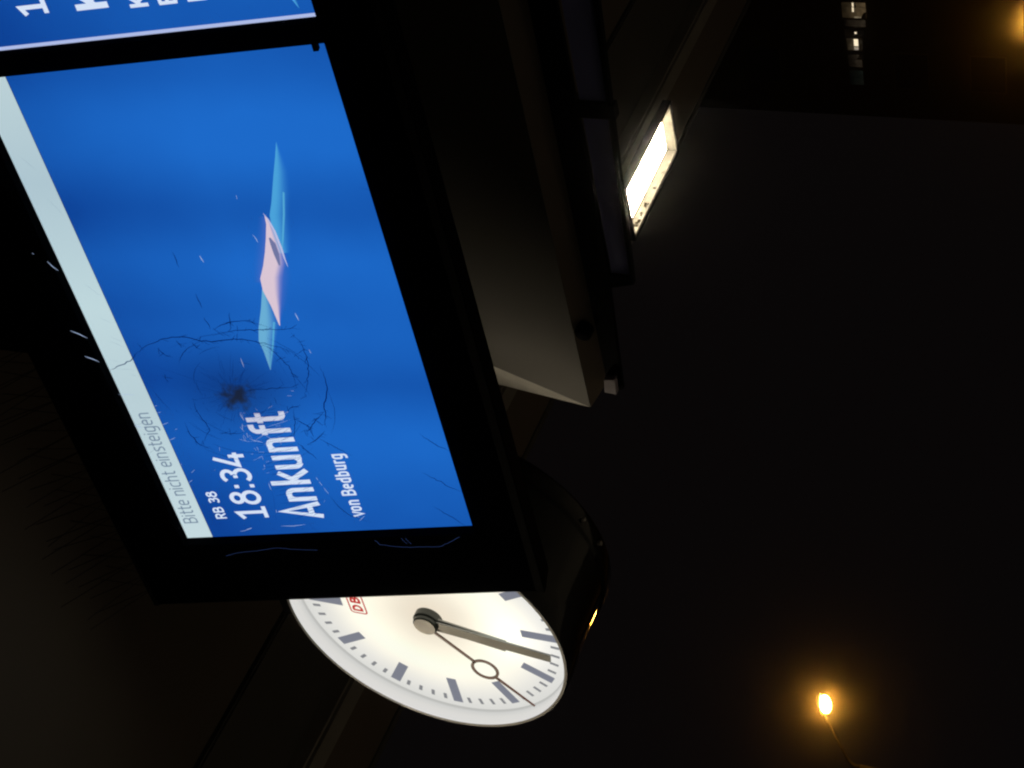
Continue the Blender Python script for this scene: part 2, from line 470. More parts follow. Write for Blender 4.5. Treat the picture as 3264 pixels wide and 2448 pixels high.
BRIGHT_CRACKS = [
  (0.0024, [(0.875, 0.379), (0.833, 0.378)]),
  (0.0030, [(1.053, 0.621), (1.021, 0.625)]),
  (0.0024, [(0.891, 0.624), (0.876, 0.626)]),
  (0.0018, [(0.691, 0.490), (0.690, 0.505)]),
  (0.0018, [(0.713, 0.509), (0.711, 0.520)]),
  (0.0030, [(0.621, 0.298), (0.588, 0.303)]),
  (0.0018, [(0.572, 0.292), (0.544, 0.285)]),
  (0.0024, [(0.526, 0.293), (0.505, 0.293)]),
  (0.0024, [(0.492, 0.302), (0.487, 0.316), (0.477, 0.338)]),
  (0.0018, [(0.457, 0.310), (0.440, 0.311)]),
  (0.0018, [(0.410, 0.315), (0.393, 0.315)]),
  (0.0024, [(0.367, 0.310), (0.355, 0.309)]),
  (0.0018, [(0.276, 0.300), (0.237, 0.298)]),
  (0.0024, [(0.134, 0.287), (0.119, 0.284)]),
  (0.0012, [(0.500, 0.257), (0.489, 0.279), (0.483, 0.302)]),
  (0.0012, [(0.483, 0.305), (0.525, 0.371), (0.547, 0.408)]),
  (0.0012, [(0.526, 0.346), (0.482, 0.383)]),
  (0.0012, [(0.549, 0.372), (0.579, 0.470)]),
  (0.0012, [(0.378, 0.340), (0.401, 0.435)]),
  (0.0012, [(0.467, 0.174), (0.447, 0.169)]),
  (0.0012, [(0.351, 0.118), (0.356, 0.124)]),
  (0.0048, [(0.035, 0.143), (0.043, 0.165)]),
  (0.0018, [(0.028, 0.116), (0.033, 0.142)]),
  (0.0024, [(0.047, 0.278), (0.044, 0.326), (0.050, 0.377)]),
  (0.0024, [(0.290, 0.482), (0.277, 0.485)]),
  (0.0024, [(0.268, 0.487), (0.248, 0.493)]),
  (0.0018, [(0.236, 0.496), (0.203, 0.506)]),
  (0.0018, [(0.589, -0.002), (0.599, 0.027)]),
  (0.0018, [(0.514, 0.003), (0.525, 0.028)]),
  (0.0018, [(0.345, 0.029), (0.360, 0.046)]),
  (0.0018, [(0.295, 0.002), (0.309, 0.022)]),
  (0.0018, [(0.562, 0.040), (0.567, 0.050)]),
  (0.0018, [(0.389, 0.004), (0.393, 0.009)]),
  (0.0018, [(0.681, 0.005), (0.683, 0.014)]),
  (0.0018, [(0.648, 0.003), (0.651, 0.017)]),
  (0.0018, [(0.056, 0.582), (0.081, 0.608)]),
  (0.0018, [(0.093, 0.569), (0.074, 0.586)]),
  (0.0012, [(0.162, 0.476), (0.171, 0.482)]),
  (0.0013, [(-0.070, 0.037), (-0.056, 0.087), (-0.050, 0.166), (-0.038, 0.247), (-0.050, 0.306), (-0.061, 0.396)]),
  (0.0015, [(-0.020, 0.625), (-0.044, 0.638), (-0.056, 0.687), (-0.066, 0.749), (-0.066, 0.806), (-0.069, 0.857), (-0.052, 0.892), (-0.021, 0.943)]),
  (0.0012, [(-0.014, 0.726), (-0.046, 0.741)]),
  (0.0012, [(-0.015, 0.742), (-0.049, 0.756)]),
  (0.0054, [(1.072, -0.153), (1.054, -0.128), (1.033, -0.105)]),
  (0.0054, [(0.956, -0.146), (0.942, -0.124), (0.924, -0.102)]),
  (0.0048, [(1.367, -0.119), (1.345, -0.110), (1.326, -0.097)]),
  (0.0036, [(1.405, -0.158), (1.400, -0.153)]),
  (0.0018, [(0.747, -0.112), (0.739, -0.046)]),
  (0.0030, [(0.597, -0.099), (0.581, -0.076)]),
  (0.0018, [(0.594, -0.102), (0.580, -0.084)]),
  (0.0023, [(1.384, 0.577), (1.366, 0.583), (1.351, 0.584)]),
  (0.0017, [(1.541, 0.570), (1.526, 0.569)]),
  (0.0017, [(1.591, 0.611), (1.578, 0.612)]),
  (0.0030, [(1.319, 0.378), (1.290, 0.383)]),
  (0.0020, [(1.270, 0.642), (1.240, 0.644)]),
]

# ================================================================== SETTING
def plane(name, x0, y0, x1, y1, z, mat, kind='structure'):
    o = mesh(name, [(x0, y0, z), (x1, y0, z), (x1, y1, z), (x0, y1, z)], [(0, 1, 2, 3)], mat)
    return tag(o, kind=kind)

plane('ground', -600, -600, 600, 600, -0.96, TERRAIN)
pf = box('platform', (-5.3, -45, -0.94), (4.1, 55, 0.0), GROUND, bevel=0.02)
tag(pf, kind='structure')

# canopy over the platform: ceiling sheets, edge beam, fascia
CZ = 4.20
h_ = CZ - 1.6
EX = -1.845 * h_            # outer edge towards the street
canopy = thing('platform_canopy', (0, 0, 0), 'low flat brown platform canopy the display and clock hang under', 'canopy')
y_ = -14.5
k_ = 0
while y_ < 26:              # ceiling sheets, each its own piece with a recessed joint
    box('ceiling_panel', (-1.495 * h_, y_ + 0.006, CZ), (2.6, y_ + 5.994, CZ + 0.03 + 0.002 * (k_ % 2)), CEIL, canopy)
    y_ += 6.0; k_ += 1
box('roof_deck', (EX, -12, CZ + 0.12), (3.6, 26, CZ + 0.20), BEAM, canopy)
box('edge_beam', (-1.545 * h_, -12, CZ - 0.012), (-1.50 * h_, 26, CZ + 0.11), BEAM, canopy, bevel=0.006)
box('edge_soffit', (-1.70 * h_, -12, CZ + 0.05), (-1.55 * h_, 26, CZ + 0.075), BEAM, canopy)
box('streak_bar', (-1.735 * h_, -12, CZ - 0.015), (-1.695 * h_, 26, CZ + 0.115), STREAKBAR, canopy, bevel=0.012)  # pale bar added to stand for the lamp's light streak on the beam
box('edge_soffit', (EX, -12, CZ + 0.005), (-1.74 * h_, 26, CZ + 0.03), FASCIA, canopy)
box('fascia', (EX - 0.03, -12, CZ), (EX - 0.003, 26, CZ + 0.22), BEAM, canopy)
for yy in (-9, -1.5, 14, 22):
    box('cross_beam', (-1.49 * h_, yy - 0.08, CZ - 0.10), (2.6, yy + 0.08, CZ - 0.002), BEAM, canopy)
for yy in (-9, 14, 22):
    box('column', (-0.75, yy - 0.12, 0.0), (-0.51, yy + 0.12, CZ - 0.10), BEAM, canopy, bevel=0.01)

# ------------------------------------------------------------------ luminaires under the canopy edge
LAMP = glow('lamp_tray_light', (1.0, 0.84, 0.60), 100.0)
def luminaire(cx, cy, label, mirrored=False):
    hx, hy, z0, dp = 0.123, 0.302, 4.15, 0.045
    t = thing('canopy_luminaire', (cx, cy, z0), label, 'ceiling lamp', 'lamps along the canopy')
    wl = 0.006
    # housing: four rim bars and a lid around a recessed white tray
    o1 = 0.014
    for nm, lo, hi in (('rim', (-hx - o1, -hy - o1, -0.004), (-hx, hy + o1, dp + .02)), ('rim', (hx, -hy - o1, -0.004), (hx + o1, hy + o1, dp + .02)),
                       ('rim', (-hx, -hy - o1, -0.004), (hx, -hy, dp + .02)), ('rim', (-hx, hy, -0.004), (hx, hy + o1, dp + .02))):
        box(nm, lo, hi, BLACK, t)
    for lo, hi in (((-hx, -hy, 0.0), (-hx + wl, hy, dp)), ((hx - wl, -hy, 0.0), (hx, hy, dp)),
                   ((-hx + wl, -hy, 0.0), (hx - wl, -hy + wl, dp)), ((-hx + wl, hy - wl, 0.0), (hx - wl, hy, dp))):
        box('inner_wall', lo, hi, TRAYWALL, t)
    box('housing_lid', (-hx - o1, -hy - o1, dp + .02), (hx + o1, hy + o1, dp + .03), BLACK, t)
    box('reflector', (-hx, -hy, dp + .006), (hx, hy, dp + .018), TRAYWALL, t)
    box('light_tray', (-hx + wl + 0.012, -hy + wl, dp - 0.001), (hx - wl, hy - wl - 0.012, dp + .005), LAMP, t)
    rs = random.Random(8)
    for i in range(9):      # dead insects lying along the far inner wall
        yy = -hy + 0.05 + rs.random() * 0.42
        box('dirt_speck', (-hx + wl + .0005, yy, 0.004 + rs.random() * .012), (-hx + wl + .003, yy + .006 + .012 * rs.random(), 0.016 + rs.random() * .012), SPECK, t)
    return t
TRAYWALL = surf('yellowed_lamp_wall', (0.030, 0.029, 0.025), 1.0, var=0.5, scale=30, spec=0.0)
SPECK = surf('dead_insects', (0.0035, 0.003, 0.002), 1.0, spec=0.0)
luminaire(-4.607, 5.818, 'bright rectangular lamp shining under the canopy edge below the display')
luminaire(-4.607, 1.15, 'bright rectangular lamp under the canopy edge beside the viewer')

# ================================================================== DISPLAY
U = 0.55
T0 = Vector((-2.56125893, 1.93256353, 3.54711254))
A = Vector((1, 0, 0)); B = Vector((0, 0.24548592, -0.96940016)); Cn = A.cross(B)
DM = Matrix.Translation(T0) @ Matrix((A, B, Cn)).transposed().to_4x4() @ Matrix.Scale(U, 4)
disp = thing('departure_display', None, 'wide black station departure display with cracked blue screens tilted down', 'departure board', mat4=DM)
W1, X2, X2E = 2.057, 2.128, 4.185
XL, XR, YT, YB = -0.335, 4.52, -0.335, 1.196
# bezel in pieces round the two openings (local z < 0 is towards the viewer)
def dbox(name, x0, y0, x1, y1, z0, z1, mat, par, bevel=0.0):
    return box(name, (x0, y0, z0), (x1, y1, z1), mat, par, bevel)
hous = dbox('housing', XL, YT, XR, YB, 0.03, 0.115, BLACK, disp, 0.008)
dbox('glass_border', XL + .002, YT + .002, XR - .002, -0.108, -0.012, 0.03, BLACKGLASS, disp)
dbox('glass_border', XL + .002, 1.001, XR - .002, YB - .002, -0.012, 0.03, BLACKGLASS, disp)
dbox('glass_border', XL + .002, -0.108, -0.006, 1.001, -0.012, 0.03, BLACKGLASS, disp)
dbox('glass_border', X2E, -0.108, XR - .002, 1.001, -0.012, 0.03, BLACKGLASS, disp)
dbox('screen_divider', W1, -0.108, X2, 1.001, -0.010, 0.03, BLACKGLASS, disp)
dbox('housing_lip', XL, YB - .03, XR, YB + .004, -0.02, 0.10, BLACK, disp, 0.004)
dbox('housing_lip', XL, YT - .004, XR, YT + .02, -0.02, 0.10, BLACK, disp, 0.004)

SB = screen_blue('blue_display_picture')
STRIPM = fade_glow('pale_header_picture', [(0, (0.56, 0.70, 0.74)), (0.35, (0.48, 0.62, 0.67)), (0.55, (0.52, 0.68, 0.72)), (0.8, (0.42, 0.56, 0.63)), (1, (0.50, 0.64, 0.68))], 'X', 0.0, 2.06)
TXT = glow('white_picture_lettering', (0.66, 0.76, 0.93), 1.0)
TXTD = glow('grey_picture_lettering', (0.17, 0.24, 0.34), 1.0)
LINEM = glow('lavender_picture_line', (0.42, 0.50, 0.80), 1.0)
sc1 = thing('screen', None, 'left blue screen with a smashed spot beside its lettering', None, mat4=Matrix.Identity(4)); sc1.parent = disp
def quad(name, pts, z, mat, par):
    return mesh(name, [(x, y, z) for x, y in pts], [tuple(range(len(pts)))], mat, par)
# sub-parts of the left screen
quad('blue_picture', [(0, 0), (0, 1.0), (W1 - .004, 1.0), (W1 - .004, 0)], 0.020, SB, sc1)
quad('header_strip', [(0, -0.101), (0, -0.0015), (W1 - .004, -0.0015), (W1 - .004, -0.101)], 0.020, STRIPM, sc1)
dbox('black_notch', W1 - .03, 0.958, W1 + .002, 0.974, -0.0, 0.019, BLACK, sc1)
zt = 0.0185
lettering('lettering', 'Bitte nicht einsteigen', 0.081, 0.651, -0.031, 0.055, 0.095, zt, TXTD, sc1)
lettering('lettering', 'RB 38', 0.097, 0.240, 0.0865, 0.0410, 0.150, zt, TXT, sc1)
lettering('lettering', '18:34', 0.086, 0.432, 0.247, 0.117, 0.125, zt, TXT, sc1)
lettering('lettering', 'Ankunft', 0.078, 0.616, 0.4545, 0.148, 0.138, zt, TXT, sc1)
lettering('lettering', 'von Bedburg', 0.077, 0.400, 0.6055, 0.054, 0.150, zt, TXT, sc1)

# art at the foot of the picture: cyan blade with a pink blade across it
cy_m = fade_glow('cyan_picture_blade', [(0, (0.13, 0.40, 0.62)), (0.25, (0.10, 0.38, 0.62)), (0.6, (0.075, 0.33, 0.68)), (1, (0.055, 0.31, 0.73))], 'X', 0.8, 1.72,
                 alpha=('Y', 0.0, 0.02))
def blade(name, mat, rows, z):
    """Tapering picture strip: rows of (upper xy, lower xy)."""
    vs, fs = [], []
    for (a, b) in rows:
        vs += [(a[0], a[1], z), (b[0], b[1], z)]
    for i in range(len(rows) - 1):
        fs.append((2 * i, 2 * i + 1, 2 * i + 3, 2 * i + 2))
    return mesh(name, vs, fs, mat, sc1)

def soft_blade_mat(name, c_in, c_out, edge_dir=1, strength=1.0, lo=0.0, hi=1.0, curve=1.0):
    """Emission faded across the strip with a UV-like attribute."""
    m, nt, out = new_mat(name)
    N, L = nt.nodes, nt.links
    at = N.new('ShaderNodeAttribute'); at.attribute_name = 'across'
    mr = N.new('ShaderNodeMapRange'); mr.interpolation_type = 'SMOOTHSTEP'
    mr.inputs['From Min'].default_value = lo; mr.inputs['From Max'].default_value = hi
    L.new(at.outputs['Fac'], mr.inputs['Value'])
    mx = N.new('ShaderNodeMix'); mx.data_type = 'RGBA'
    mx.inputs['A'].default_value = (*c_in, 1); mx.inputs['B'].default_value = (*c_out, 1)
    L.new(mr.outputs[0], mx.inputs['Factor'])
    e = N.new('ShaderNodeEmission'); e.inputs['Strength'].default_value = strength
    L.new(mx.outputs['Result'], e.inputs['Color'])
    t = N.new('ShaderNodeBsdfTransparent'); ms = N.new('ShaderNodeMixShader')
    L.new(mr.outputs[0], ms.inputs[0]); L.new(e.outputs[0], ms.inputs[1]); L.new(t.outputs[0], ms.inputs[2])
    L.new(ms.outputs[0], out.inputs['Surface'])
    return m
def soft_blade(name, mat, rows, z, par, n=8):
    vs, fs, vals = [], [], []
    for a, b in rows:
        for k in range(n + 1):
            f_ = k / n
            vs.append((a[0] + (b[0] - a[0]) * f_, a[1] + (b[1] - a[1]) * f_, z)); vals.append(f_)
    for i in range(len(rows) - 1):
        for k in range(n):
            q = i * (n + 1) + k
            fs.append((q, q + 1, q + n + 2, q + n + 1))
    o = mesh(name, vs, fs, mat, par)
    at = o.data.attributes.new('across', 'FLOAT', 'POINT')
    for i, v in enumerate(vals): at.data[i].value = v
    return o
CY = soft_blade_mat('cyan_blade', (0.068, 0.36, 0.70), (0.04, 0.26, 0.66), lo=0.15, hi=1.0)
CY2 = soft_blade_mat('pale_cyan_blade', (0.14, 0.42, 0.66), (0.10, 0.34, 0.66), lo=0.3, hi=1.1)
CYL = soft_blade_mat('cyan_blade_line', (0.09, 0.40, 0.66), (0.05, 0.3, 0.66), lo=0.35, hi=1.0)
PK = soft_blade_mat('pink_blade', (0.70, 0.56, 0.66), (0.45, 0.35, 0.62), lo=0.55, hi=1.05)
PKF = soft_blade_mat('pink_blade_haze', (0.09, 0.16, 0.56), (0.03, 0.12, 0.5), lo=-0.6, hi=1.0)
soft_blade('cyan_blade', CY, [((1.720, .752), (1.722, .753)), ((1.672, .735), (1.674, .757)), ((1.60, .708), (1.615, .762)),
                              ((1.50, .672), (1.535, .748)), ((1.452, .652), (1.45, .722)), ((1.37, .640), (1.36, .700)), ((1.30, .640), (1.30, .680))], 0.0183, sc1)
soft_blade('blade_line', CYL, [((1.536, .719), (1.532, .727)), ((1.45, .695), (1.448, .704)), ((1.36, .666), (1.358, .674)), ((1.31, .650), (1.31, .655))], 0.0181, sc1)
soft_blade('cyan_blade', CY2, [((1.160, .540), (1.155, .556)), ((1.080, .512), (1.080, .556)), ((0.998, .479), (1.010, .553)), ((0.943, .463), (0.935, .520)),
                               ((0.900, .466), (0.880, .500)), ((0.812, .4645), (0.810, .467))], 0.0183, sc1)
soft_blade('blade_line', CYL, [((1.02, .536), (1.018, .546)), ((0.92, .503), (0.918, .511)), ((0.822, .466), (0.820, .470))], 0.0180, sc1)
soft_blade('pink_blade', PK, [((1.456, .636), (1.455, .638)), ((1.419, .631), (1.420, .646)), ((1.365, .614), (1.370, .652)), ((1.309, .594), (1.310, .658)),
                              ((1.255, .572), (1.262, .650)), ((1.205, .547), (1.205, .624)), ((1.155, .541), (1.150, .606)), ((1.089, .549), (1.080, .582)), ((1.003, .553), (1.003, .556))], 0.0178, sc1)
soft_blade('pink_bloom', PKF, [((1.45, .636), (1.45, .610)), ((1.365, .614), (1.365, .570)), ((1.255, .572), (1.255, .530)), ((1.19, .542), (1.19, .515))], 0.0184, sc1)
soft_blade('pink_bloom', PKF, [((1.30, .650), (1.30, .670)), ((1.205, .618), (1.205, .660)), ((1.10, .585), (1.10, .615)), ((1.02, .556), (1.02, .566))], 0.0184, sc1)
# pale tapered edge along the tip
vs, fs = [], []
ribbon(vs, fs, [(1.462, .634), (1.437, .643), (1.388, .650), (1.323, .652), (1.281, .651), (1.245, .652)], 0.007, 0.0172, taper=True)
mesh('pale_edge', vs, fs, glow('pale_blade_edge', (0.50, 0.52, 0.76), 1.0), sc1)
vs, fs = [], []
ribbon(vs, fs, [(1.366, .6265), (1.34, .6305), (1.299, .630), (1.253, .627)], 0.019, 0.0170, taper=True)
mesh('grey_slot', vs, fs, glow('grey_blade_slot', (0.16, 0.18, 0.36), 1.0), sc1)

# cracks in the front glass of the left screen
def crack_mesh(name, data, mat, z, scale=1.0, taper=True, zigzag=0.0025):
    vs, fs = [], []
    rc = random.Random(3)
    for i, (wd, pts) in enumerate(data):
        q = [pts[0]]
        for a, b in zip(pts[:-1], pts[1:]):
            d_ = math.hypot(b[0] - a[0], b[1] - a[1])
            n = max(1, int(d_ / 0.012))
            for k in range(1, n + 1):
                f_ = k / n
                j = zigzag if k < n else 0
                q.append((a[0] + (b[0] - a[0]) * f_ + rc.uniform(-j, j), a[1] + (b[1] - a[1]) * f_ + rc.uniform(-j, j)))
        ribbon(vs, fs, q, wd * scale, z - 0.00003 * (i % 7), taper=taper)
    o = mesh(name, vs, fs, mat, sc1)
    return o
m, nt, out = new_mat('dark_crack_lines')
pr = nt.nodes.new('ShaderNodeBsdfTransparent')
pr.inputs['Color'].default_value = (0.07, 0.12, 0.25, 1)
nt.links.new(pr.outputs[0], out.inputs['Surface'])
CRK = m
m, nt, out = new_mat('faint_crack_lines')
pr = nt.nodes.new('ShaderNodeBsdfTransparent')
pr.inputs['Color'].default_value = (0.40, 0.48, 0.62, 1)
nt.links.new(pr.outputs[0], out.inputs['Surface'])
CRKF = m
GLINT = glow('screen_light_in_crack', (0.45, 0.58, 0.86), 0.85)  # splinters glow themselves: screen light caught in the glass, put into their colour
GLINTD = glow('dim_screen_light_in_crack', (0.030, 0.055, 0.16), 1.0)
dk = [c for c in DARK_CRACKS if c[0] > 0.0010]
rb = random.Random(5)
branch = []
for wd_, pts_ in dk:                     # little branches and ticks growing off the long cracks
    for a_, b_ in zip(pts_[:-1], pts_[1:]):
        if not (0.45 < a_[0] < 1.05 and 0.0 < a_[1] < 0.62): continue
        for q_ in range(2):
            if rb.random() < 0.30: continue
            f_ = rb.random()
            x_, y2_ = a_[0] + (b_[0] - a_[0]) * f_, a_[1] + (b_[1] - a_[1]) * f_
            an = math.atan2(b_[1] - a_[1], b_[0] - a_[0]) + rb.choice((-1, 1)) * rb.uniform(0.4, 1.5)
            ln_ = rb.uniform(0.008, 0.032)
            branch.append((0.0016, [(x_ - .3 * ln_ * math.cos(an), y2_ - .3 * ln_ * math.sin(an)), (x_ + ln_ * math.cos(an), y2_ + ln_ * math.sin(an))]))
for q_ in range(26):                     # second, fainter family of arcs parallel to the main ones
    a_ = rb.uniform(0, 2 * math.pi); r_ = rb.uniform(0.10, 0.33); d_ = rb.uniform(0.25, 0.8)
    branch.append((0.0013, [(0.715 + r_ * 1.05 * math.cos(a_ + d_ * t_ / 6), 0.335 + r_ * 0.92 * math.sin(a_ + d_ * t_ / 6) * (1 + .02 * t_)) for t_ in range(7)]))
ft = [c for c in DARK_CRACKS if c[0] <= 0.0010]
# light spilling along cracks where they run out over the black border
onb = [c for c in BRIGHT_CRACKS if max(p_[1] for p_ in c[1]) > 0.9 or min(p_[0] for p_ in c[1]) < -0.004 or min(p_[1] for p_ in c[1]) < -0.112]
brt = [c for c in BRIGHT_CRACKS if c not in onb and not (c[1][0][0] > 1.2 and c[1][0][1] > 0.6)]
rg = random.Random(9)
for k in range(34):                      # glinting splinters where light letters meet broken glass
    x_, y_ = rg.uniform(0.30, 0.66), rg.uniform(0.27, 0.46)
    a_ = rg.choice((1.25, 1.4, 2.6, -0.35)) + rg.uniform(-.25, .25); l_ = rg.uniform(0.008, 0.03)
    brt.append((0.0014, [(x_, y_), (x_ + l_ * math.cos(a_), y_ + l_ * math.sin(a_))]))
tag(crack_mesh('glass_crack', branch, CRK, 0.0162, 1.1, zigzag=0.002), label='short branching cracks off the long arcs', kind='stuff')
tag(crack_mesh('glass_crack', dk, CRK, 0.0165, 2.2, zigzag=0.0035), label='dark curved cracks round the impact spot', kind='stuff')
rc = random.Random(11)
extra = []
for k in range(60):                      # hairline radial splinters
    a = rc.random() * 2 * math.pi
    r0 = rc.uniform(0.02, 0.09); r1 = r0 + rc.uniform(0.02, 0.09)
    extra.append((0.0012, [(0.71 + r0 * math.cos(a), 0.305 + r0 * math.sin(a) * .95), (0.71 + r1 * math.cos(a + .03), 0.305 + r1 * math.sin(a + .03) * .95)]))
for k in range(34):                      # short concentric splinters near the arcs
    a = rc.random() * 2 * math.pi; r0 = rc.uniform(0.12, 0.27)
    da = rc.uniform(.05, .16)
    extra.append((0.0012, [(0.71 + r0 * math.cos(a + t_) * 1.1, 0.32 + r0 * math.sin(a + t_) * .95) for t_ in (0, da / 2, da)]))
tag(crack_mesh('glass_crack', ft + extra, CRKF, 0.0160, 1.0), label='faint splinter lines in the broken glass', kind='stuff')
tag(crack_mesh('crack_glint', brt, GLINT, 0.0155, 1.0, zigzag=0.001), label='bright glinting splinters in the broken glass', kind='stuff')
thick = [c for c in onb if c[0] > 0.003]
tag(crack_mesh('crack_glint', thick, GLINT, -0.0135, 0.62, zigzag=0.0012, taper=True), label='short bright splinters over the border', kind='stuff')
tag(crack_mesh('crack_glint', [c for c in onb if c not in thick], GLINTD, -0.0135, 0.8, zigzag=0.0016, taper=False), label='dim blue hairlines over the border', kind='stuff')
# fine crazing that chops the large word into slices
sl = []
for k in range(44):
    x = 0.08 + 0.54 * k / 43 + rc.uniform(-.004, .004)
    y0 = rc.uniform(0.30, 0.36); y1 = y0 + rc.uniform(0.04, 0.10)
    sl.append((0.0022, [(x, y0), (x + 0.012 + rc.uniform(-.01, .01), y1)]))
    y0 = rc.uniform(0.39, 0.43)
    sl.append((0.0022, [(x + .01, y0), (x + 0.018 + rc.uniform(-.01, .01), y0 + rc.uniform(.02, .05))]))
tag(crack_mesh('glass_crack', sl, CRKF, 0.0158, 1.0, zigzag=0.001), label='fine slanting slices across the large word', kind='stuff')
# the impact spot: crushed glass, irregular and soft at its border
m, nt, out = new_mat('crushed_glass')
N, L = nt.nodes, nt.links
tc = N.new('ShaderNodeTexCoord')
nz = N.new('ShaderNodeTexNoise'); nz.inputs['Scale'].default_value = 26; nz.inputs['Detail'].default_value = 5
L.new(tc.outputs['Object'], nz.inputs['Vector'])
mp = N.new('ShaderNodeMapping'); L.new(tc.outputs['Object'], mp.inputs['Vector'])
mp.inputs['Location'].default_value = (0, 0, 0)
vl = N.new('ShaderNodeVectorMath'); vl.operation = 'LENGTH'; L.new(mp.outputs[0], vl.inputs[0])
ma = N.new('ShaderNodeMath'); ma.operation = 'MULTIPLY_ADD'
L.new(nz.outputs['Fac'], ma.inputs[0]); ma.inputs[1].default_value = 0.15; L.new(vl.outputs['Value'], ma.inputs[2])
mr = N.new('ShaderNodeMapRange'); mr.interpolation_type = 'SMOOTHSTEP'
mr.inputs['From Min'].default_value = 0.085; mr.inputs['From Max'].default_value = 0.155
L.new(ma.outputs[0], mr.inputs['Value'])
t1 = N.new('ShaderNodeMix'); t1.data_type = 'RGBA'
t1.inputs['A'].default_value = (1.8, 0.33, 0.17, 1); t1.inputs['B'].default_value = (1, 1, 1, 1)
L.new(mr.outputs[0], t1.inputs['Factor'])
tr = N.new('ShaderNodeBsdfTransparent'); L.new(t1.outputs['Result'], tr.inputs['Color'])
L.new(tr.outputs[0], out.inputs['Surface'])
sp_ = mesh('impact_spot', [(-.13, -.13, 0), (.13, -.13, 0), (.13, .13, 0), (-.13, .13, 0)], [(0, 1, 2, 3)], m, sc1)
sp_.location = (0.706, 0.312, 0.0150)
sp_.rotation_euler = (0, 0, 0.5); sp_.scale = (1.15, 0.85, 1)
m2, nt2, out2 = new_mat('bruised_glass')
N, L = nt2.nodes, nt2.links
tc = N.new('ShaderNodeTexCoord'); vl = N.new('ShaderNodeVectorMath'); vl.operation = 'LENGTH'; L.new(tc.outputs['Object'], vl.inputs[0])
mr = N.new('ShaderNodeMapRange'); mr.interpolation_type = 'SMOOTHSTEP'
mr.inputs['From Min'].default_value = 0.0; mr.inputs['From Max'].default_value = 0.30
L.new(vl.outputs['Value'], mr.inputs['Value'])
t1 = N.new('ShaderNodeMix'); t1.data_type = 'RGBA'
t1.inputs['A'].default_value = (0.74, 0.60, 0.64, 1); t1.inputs['B'].default_value = (1, 1, 1, 1)
L.new(mr.outputs[0], t1.inputs['Factor'])
tr = N.new('ShaderNodeBsdfTransparent'); L.new(t1.outputs['Result'], tr.inputs['Color']); L.new(tr.outputs[0], out2.inputs['Surface'])
br_ = mesh('bruised_area', [(-.31, -.31, 0), (.31, -.31, 0), (.31, .31, 0), (-.31, .31, 0)], [(0, 1, 2, 3)], m2, sc1)
br_.location = (0.72, 0.33, 0.0145)

# right screen
sc2 = thing('screen', None, 'right blue screen cut by the picture edge', None, mat4=Matrix.Identity(4)); sc2.parent = disp
SB2 = screen_blue('blue_display_picture_right')
bp2 = quad('blue_picture', [(0, -.101), (0, 1.0), (2.057, 1.0), (2.057, -.101)], 0.020, SB2, sc2)
bp2.location = (X2, 0, 0)
quad('picture_edge_line', [(X2, -.101), (X2, 1.0), (X2 + .012, 1.0), (X2 + .012, -.101)], 0.0190, LINEM, sc2)
lettering('lettering', '18', 2.228, 2.345, 0.217, 0.087, 0.15, zt, TXT, sc2)
lettering('lettering', 'K', 2.227, 2.300, 0.400, 0.098, 0.17, zt, TXT, sc2)
lettering('lettering', 'K', 2.218, 2.260, 0.519, 0.056, 0.17, zt, TXT, sc2)
lettering('lettering', 'B', 2.217, 2.258, 0.6055, 0.055, 0.17, zt, TXT, sc2)
lettering('lettering', 'L', 2.217, 2.258, 0.6915, 0.055, 0.17, zt, TXT, sc2)
soft_blade('cyan_blade', CY, [((2.160, .949), (2.161, .950)), ((2.24, .915), (2.24, .952)), ((2.34, .880), (2.34, .935)), ((2.5, .83), (2.5, .90))], 0.0183, sc2)

# bird spikes along the top edge
spk = thing('bird_spike_strip', None, 'row of thin bird spikes bristling along the top of the display', 'bird spikes', mat4=DM)
box('spike_base', (XL + .02, YT - .012, 0.02), (XR - .02, YT - .005, 0.08), SPIKE, spk)
rs = random.Random(21)
x = XL + 0.03
ns = 0
while x < 2.7 and ns < 250:
    for s_ in (-2.4, -1.3, 0.6):
        ln = rs.uniform(0.20, 0.27)
        dx = rs.uniform(-.03, .03)
        tube('spike', [(x, YT - .01, 0.05), (x + dx, YT - ln, 0.05 + s_ * 0.09 + rs.uniform(-.02, .02))], 0.0016, SPIKE, spk, seg=5, r1=0.0012)
        ns += 1
    x += 0.085 + rs.uniform(-.01, .01)

# hangers that carry the display below the canopy
carrier = thing('display_carrier', (0, 0, 0), 'grey sheet steel mounting frame behind and below the display', 'mounting frame')
prism('mounting_box', [(-2.17, 3.60), (-0.45, 3.60), (-0.45, CZ - .006), (-2.17, CZ - .006)], 2.02, 2.30, BLACK, carrier, lambda a, b, d: (a, d, b))
YC = 2.35
fr = lambda a, b, d: (a, d, b)
prism('front_panel', [(-2.386, 3.30), (-2.386, 3.05), (-2.4705, 2.852), (-0.14, 2.848), (-0.14, 3.30)], YC, YC + .012, OLIVE, carrier, fr)
mesh('bevel_strip', [(-2.4705, YC, 2.851), (-0.14, YC, 2.847), (-0.14, YC + .035, 2.795), (-2.40, YC + .035, 2.803)], [(0, 3, 2, 1)], OLIVE2, carrier)
mesh('end_return', [(-2.386, YC, 3.05), (-2.488, 2.40, 3.087), (-2.4712, YC, 2.852), (-2.50, 2.40, 3.33), (-2.386, YC, 3.30)], [(0, 2, 1), (4, 0, 1, 3)], LITWHITE, carrier)  # white colour stands for lamp light on this face; panel stays grey
fx0 = -2.415
prism('window_frame', [(fx0, 2.806), (-0.14, 2.790), (-0.14, 2.742), (-2.118, 2.754), (-2.118, 2.714), (-0.14, 2.615), (-0.14, 2.598), (-2.09, 2.706), (-2.135, 2.709), (-2.15, 2.760), (fx0, 2.776)], YC + .004, YC + .016, BLACK, carrier, fr)
